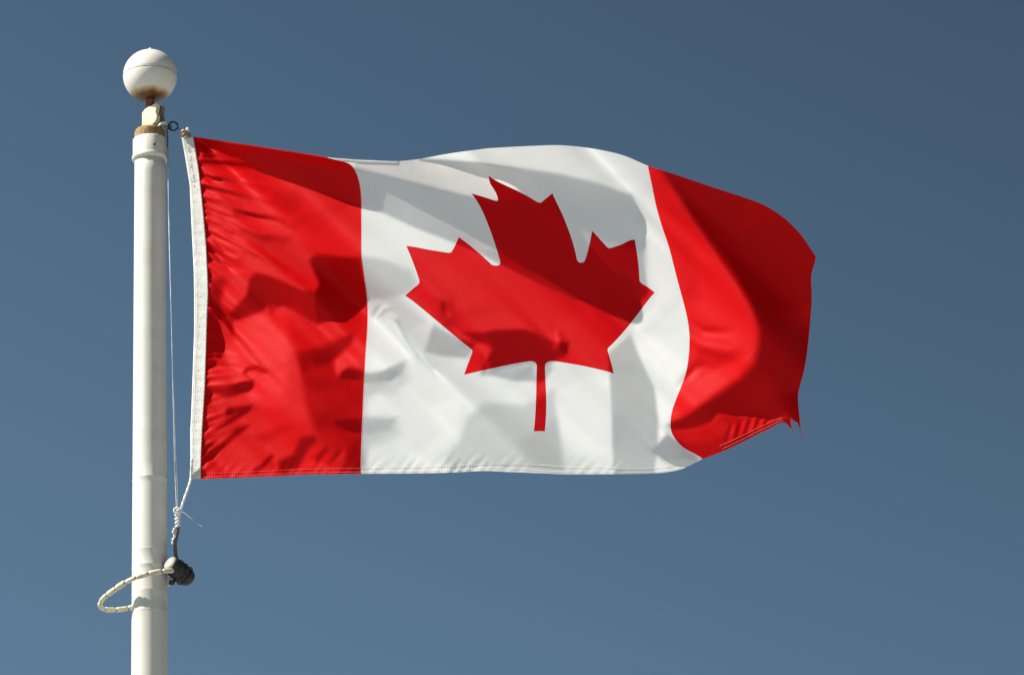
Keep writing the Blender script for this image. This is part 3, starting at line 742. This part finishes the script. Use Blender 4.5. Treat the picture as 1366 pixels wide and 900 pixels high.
# hoist tape with its rope sleeve
def heading():
    n = 160; vs = np.linspace(0, 1, n)
    inn = curve(HOIST, vs); out = curve(OUTER, vs)
    hsm = np.interp(inn[:, 1], [180, 640], [H_at(270.0, 200.0), H_at(275.0, 630.0)])
    ks = np.linspace(0, 1, 15)
    bm = bmesh.new(); rows = []; rows2 = []
    rg = np.random.RandomState(5)
    Hin = H_at(inn[:, 0] + 2.5, inn[:, 1])
    kern = np.hanning(31); kern /= kern.sum(); Hin = np.convolve(np.pad(Hin, 15, mode='edge'), kern, 'valid') + 1.5
    for i in range(n):
        row = []; row2 = []
        for j, k in enumerate(ks):
            p = inn[i] * (1 - k) + out[i] * k + (0, 0)
            puck = 0.35 * math.sin(i * 1.3 + 3 * k) * math.sin(math.pi * k) + 0.1 * rg.randn()
            w = np.hypot(*(inn[i] - out[i]))
            h = Hin[i] - k * w * 0.40 + puck + (0.5 * math.sin(math.pi * min(max((k - .72) / .28, 0), 1)))
            row.append(bm.verts.new(P(p[0], p[1], h))); row2.append(bm.verts.new(P(p[0], p[1], h - 1.7)))
        rows.append(row); rows2.append(row2)
    for R_, s in ((rows, 1), (rows2, -1)):
        for A, B in zip(R_, R_[1:]):
            for j in range(len(ks) - 1):
                bm.faces.new((A[j], A[j + 1], B[j + 1], B[j]))
    def strip(A, B):
        for i in range(len(A) - 1): bm.faces.new((A[i], A[i + 1], B[i + 1], B[i]))
    strip(rows[0], rows2[0]); strip(rows[-1], rows2[-1]); strip([r[0] for r in rows], [r[0] for r in rows2]); strip([r[-1] for r in rows], [r[-1] for r in rows2])
    bmesh.ops.recalc_face_normals(bm, faces=bm.faces)
    hd_ = link("heading", bm, M_HEAD, flag)
    # rope sewn in the sleeve, swelling the outer edge from a third of the way down
    bm = bmesh.new(); pts = []
    for i in range(22, n):
        p = out[i]; w = np.hypot(*(inn[i] - out[i])); pts.append(V(p[0] + 0.8, p[1], Hin[i] - w * .40 - 1.0))
    tube(bm, pts, [0.0032 * min(1, .35 + .05 * i) for i in range(len(pts))], 10)
    link("sleeve_rope", bm, M_ROPE, hd_)
    # two rows of stitching down the tape
    bm = bmesh.new()
    for k in (.12, .64):
        for i in range(2, n - 3, 2):
            a = inn[i] * (1 - k) + out[i] * k; b = inn[i + 1] * (1 - k) + out[i + 1] * k; w = np.hypot(*(inn[i] - out[i]))
            h = Hin[i] - k * w * .40 + .6
            tube(bm, [V(a[0], a[1], h), V(b[0], b[1], h)], .0004, 4)
    link("tape_stitching", bm, M_SEAM, hd_)
    # worn grey print near the top of the tape
    bm = bmesh.new(); q = np.random.RandomState(11)
    for i in [3, 4, 5, 6, 7, 9, 10, 11, 13, 14, 15, 17, 18, 19, 20, 21, 23]:
        w = np.hypot(*(inn[i] - out[i])); k0 = .42 + .08 * q.randn() * .5; k1 = k0 + .10 + .12 * q.rand()
        vs_ = []
        for kk, jj in ((k0, 0), (k1, 0), (k1, .5 + .3 * q.rand()), (k0, .5)):
            p = inn[i] * (1 - kk) + out[i] * kk + (inn[i + 1] - inn[i]) * jj
            vs_.append(bm.verts.new(P(p[0], p[1], Hin[i] - kk * w * .40 + 1.2)))
        bm.faces.new(vs_)
    link("faded_print", bm, M_PRINT, hd_)
    return inn, out, Hin
INN, OUT, HIN = heading()

# ------------------------------------------------------------------ ropes and hardware
Hp = pole_H
def Hh(i, k=1.0): return HIN[i] - k * np.hypot(*(INN[i] - OUT[i])) * .40
H_top = float(Hh(0, .5)); H_bot = float(Hh(len(HIN) - 1, 1))
# snap hook and link joining the truck to the top of the flag
hook = thing("snap_hook", "small dark steel snap hook between the pole's truck and the flag's top corner", "hook", tuple(P(230, 168, Hp(170))))
def arc(cx, cy, rx, ry, a0, a1, n, H0, dH=0, tilt=0):
    out = []
    for t in np.linspace(0, 1, n):
        a = math.radians(a0 + (a1 - a0) * t); x, y = rx * math.cos(a), ry * math.sin(a); c, s = math.cos(tilt), math.sin(tilt)
        out.append(V(cx + x * c - y * s, cy + x * s + y * c, H0 + dH * math.sin(a)))
    return out
bm = bmesh.new(); tube(bm, arc(231, 168.5, 6.2, 5.6, 0, 345, 30, Hp(170) + 6, 3, .2), .0024, 8); link("hook_ring", bm, M_DARKSTEEL, hook)
bm = bmesh.new(); tube(bm, [V(211, 169, Hp(170) + 14), V(215, 165.5, Hp(170) + 12), V(220, 164.5, Hp(170) + 10), V(223, 167, Hp(170) + 8)], [.003, .004, .004, .003], 10); link("hook_eye", bm, simple("galvanised", (0.45, 0.44, 0.40), (0.65, 0.63, 0.58), 80, .45, .4), hook)
bm = bmesh.new(); tube(bm, [V(219, 165, Hp(170) + 9), V(222, 170, Hp(170) + 8), V(225, 173, Hp(170) + 7)], [.0035, .0045, .003], 8); tube(bm, [V(226, 164, Hp(170) + 6), V(229, 171, Hp(170) + 6.5)], [.002, .003], 8); link("hook_gate", bm, M_STEEL, hook)
tg = thing("toggle", "small white toggle with a tarnished knot at the flag's top corner", "toggle", tuple(P(247, 177, H_top)))
bm = bmesh.new(); tube(bm, [V(250, 170.0, H_top), V(250.2, 171, H_top), V(250, 174, H_top), V(249.6, 178.5, H_top)], [.0012, .0036, .0042, .0036], 12); link("toggle_pin", bm, M_ROPE, tg)
bm = bmesh.new()
tube(bm, resample([V(242.5, 181.5, H_top), V(243, 176, H_top + 1), V(246, 174, H_top + 2), V(249, 177, H_top + 3), V(254, 181, H_top + 2)], 18), .0034, 8)
tube(bm, resample([V(243, 183, H_top + 2), V(245, 179, H_top + 4), V(250, 180, H_top + 4), V(254, 183, H_top)], 14), .0030, 8); link("knot", bm, M_BRASS, tg)
bm = bmesh.new(); tube(bm, resample([V(236.5, 170, Hp(170) + 5), V(240, 172.5, Hp(170) + 5), V(243.5, 176, H_top)], 8), .0011, 6); link("lashing", bm, M_DARKROPE, tg)

# halyard: two thin lines from the truck down to the knot
hal = thing("halyard", "pair of thin pale lines hanging from the truck down beside the flagpole", "rope", tuple(P(228, 420, Hp(420))))
path = [(222.8, 170), (223.6, 190), (224.3, 235), (226, 320), (228, 400), (230.2, 496), (232.6, 600), (234.3, 650), (235.6, 678)]
bm = bmesh.new(); pts = resample([V(x, y, Hp(max(y, 180)) + 8 + 18 * min(max((y - 180) / 120, 0), 1)) for x, y in path], 160); tube(bm, pts, .0010, 6, 1.1); link("line", bm, M_LINE, hal)
path2 = [(222.3, 172), (223.2, 235), (225.4, 320), (227.7, 400), (230.6, 496), (234.2, 600), (236.2, 640), (236.8, 676)]
bm = bmesh.new(); pts = resample([V(x, y, Hp(max(y, 180)) + 4 + 18 * min(max((y - 180) / 120, 0), 1)) for x, y in path2], 160); tube(bm, pts, .00055, 6, 1.1); link("line", bm, M_LINE, hal)
bm = bmesh.new(); pts = resample([V(x, y, Hp(max(y, 180)) + 10) for x, y in [(222.8, 170), (223.6, 190), (224.0, 222)]], 30); tube(bm, pts, .0018, 6, .9); link("whipping", bm, M_DARKROPE, hal)

# downhaul: white cord from the flag's lower corner to a knot above the weight
Hk = Hp(690) + 26
dh = thing("downhaul", "white cord knotted below the flag's lower corner, with a dark end and loose tail", "rope", tuple(P(238, 690, Hk)))
bm = bmesh.new(); tube(bm, resample([V(256, 612, H_bot + 1), V(254.8, 636, H_bot + 2), V(252, 648, (H_bot + Hk) / 2 + 2), V(246, 665, Hk + 2), V(241, 680, Hk + 1), V(238, 690, Hk)], 60), .0031, 10, 1.0); link("cord", bm, M_ROPE, dh)
bm = bmesh.new()
pts = []
for t in np.linspace(0, 1, 110):
    a = t * 2 * math.pi * 5; y = 679 + 26 * t; r = 3.6 * (1 - .45 * t)
    pts.append(V(237.4 + r * math.cos(a) - .8 * t, y, Hk + r * math.sin(a)))
tube(bm, pts, .0028, 8)
tube(bm, arc(236, 680.5, 3.6, 3.4, 0, 350, 26, Hk + 3, 1), .0027, 8)
link("hitch", bm, M_ROPE, dh)
bm = bmesh.new(); tube(bm, resample([V(240, 681, Hk + 3), V(246, 684, Hk + 5), V(256, 692, Hk + 8), V(264, 699, Hk + 10), V(271, 702.5, Hk + 12)], 40), [.0013] * 34 + [.0011, .0014, .0016, .0012, .0008, .0004], 6, 1.2); link("loose_tail", bm, M_LINE, dh)
bm = bmesh.new(); tube(bm, resample([V(237.5, 700, Hk), V(236.6, 710, Hk), V(233.8, 722, Hk), V(234, 735, Hk - 1), V(236, 748, Hk - 2)], 60), .0043, 10, .8); link("dark_end", bm, simple("brown_tape", (0.05, 0.038, 0.03), (0.16, 0.12, 0.10), 90, .7, 0, .5, 300), dh)
bm = bmesh.new(); tube(bm, resample([V(233, 704, Hk + 4), V(231, 709, Hk + 5), V(233, 715, Hk + 5), V(230.5, 720, Hk + 4), V(229.8, 726, Hk + 4)], 30), [.0026 + .0009 * math.sin(i) for i in range(30)], 8); link("frayed_wrap", bm, M_ROPE, dh)

# counterweight: a short dark rubber roll with a pale end
Hw = Hp(762)
wt = thing("counterweight", "short black rubber roll with a grey end cap, hanging beside the pole", "weight", tuple(P(240, 763, Hw + 14)))
A = V(228, 752, Hw + 22); B = V(250, 770.5, Hw + 6); d = (B - A); Ln = d.length; u = mpp(762)
bm = bmesh.new()
prof = [(10.0 * u, -2 * u), (11.8 * u, 0), (12.2 * u, .18 * Ln), (11.6 * u, .22 * Ln), (13.6 * u, .26 * Ln), (13.8 * u, .36 * Ln), (12.4 * u, .40 * Ln), (12.3 * u, .46 * Ln), (13.4 * u, .50 * Ln), (13.4 * u, .58 * Ln),
        (12.3 * u, .62 * Ln), (12.2 * u, .95 * Ln), (11.2 * u, 1.06 * Ln), (8.5 * u, 1.16 * Ln), (0, 1.2 * Ln)]
lathe(bm, prof, A, d, 36, cap=True); link("roll", bm, M_RUBBER, wt)
bm = bmesh.new(); lathe(bm, [(0, -4.2 * u), (6 * u, -4 * u), (9.3 * u, -3.2 * u), (10.6 * u, -1.6 * u), (10.2 * u, -.5 * u)], A, d, 36, cap=False); link("end_cap", bm, M_GREYCAP, wt)
bm = bmesh.new(); lathe(bm, [(0, 0), (3.2 * u, .4 * u), (4.2 * u, 2.5 * u), (3.8 * u, 6 * u), (0, 7 * u)], V(229.5, 773, Hw + 16), tuple(V(229.2, 779, Hw + 16) - V(229.5, 772, Hw + 16)), 16); link("nub", bm, M_RUBBER, wt)
bm = bmesh.new()
for cx, cy, h in ((241.5, 758, Hw + 17), (246.5, 762, Hw + 14)):
    q = d.normalized(); a1 = q.orthogonal().normalized(); a2 = q.cross(a1); c = A + q * ((cx - 228) / 22 * Ln)
    tube(bm, [c + (a1 * math.cos(t) + a2 * math.sin(t)) * 13.7 * u for t in np.linspace(0, 6.2, 30)], .0016, 6)
link("lashing", bm, M_DARKROPE, wt)

# beaded sling round the pole
sl_ = thing("beaded_sling", "loop of ivory beads slung round the pole below the flag", "sling", tuple(P(170, 790, Hw)))
ph_ = [(231, 761, 24), (222, 761, 31), (211, 762.5, 35), (199, 764.5, 36.5), (186, 768, 35), (174, 773, 30), (163, 779, 24), (153, 786, 17), (143, 793, 10), (136.5, 799, 4), (133.8, 805, -2), (135.5, 810, -8), (141, 812.5, -15),
       (152, 813, -22), (165, 812, -29), (180, 808, -34), (197, 799, -36), (213, 788, -33), (225, 777, -24), (232, 769, -8)]
pts = resample([V(x, y, Hp(785) + h) for x, y, h in ph_], 400)
bm = bmesh.new(); tube(bm, pts[::4], .0030, 8); link("cord", bm, M_DARKROPE, sl_)
L = np.r_[0, np.cumsum([(b - a).length for a, b in zip(pts, pts[1:])])]
nb = 15; bl_ = L[-1] / nb
parr = np.array([list(p) for p in pts])
def at(s): return Vector([np.interp(s, L, parr[:, k]) for k in range(3)])
rg = np.random.RandomState(8)
for k in range(nb):
    s0 = bl_ * k + .0008; s1 = bl_ * (k + 1) - .0012 - .0014 * rg.rand()
    bm = bmesh.new(); ss = np.linspace(s0, s1, 9); rr = 3.7 * u * (1 + .06 * rg.randn())
    tube(bm, [at(s) for s in ss], [rr * .82, rr * .98, rr, rr * .99, rr * .98, rr * .99, rr, rr * .98, rr * .82], 14)
    link("bead", bm, M_BEAD, sl_)
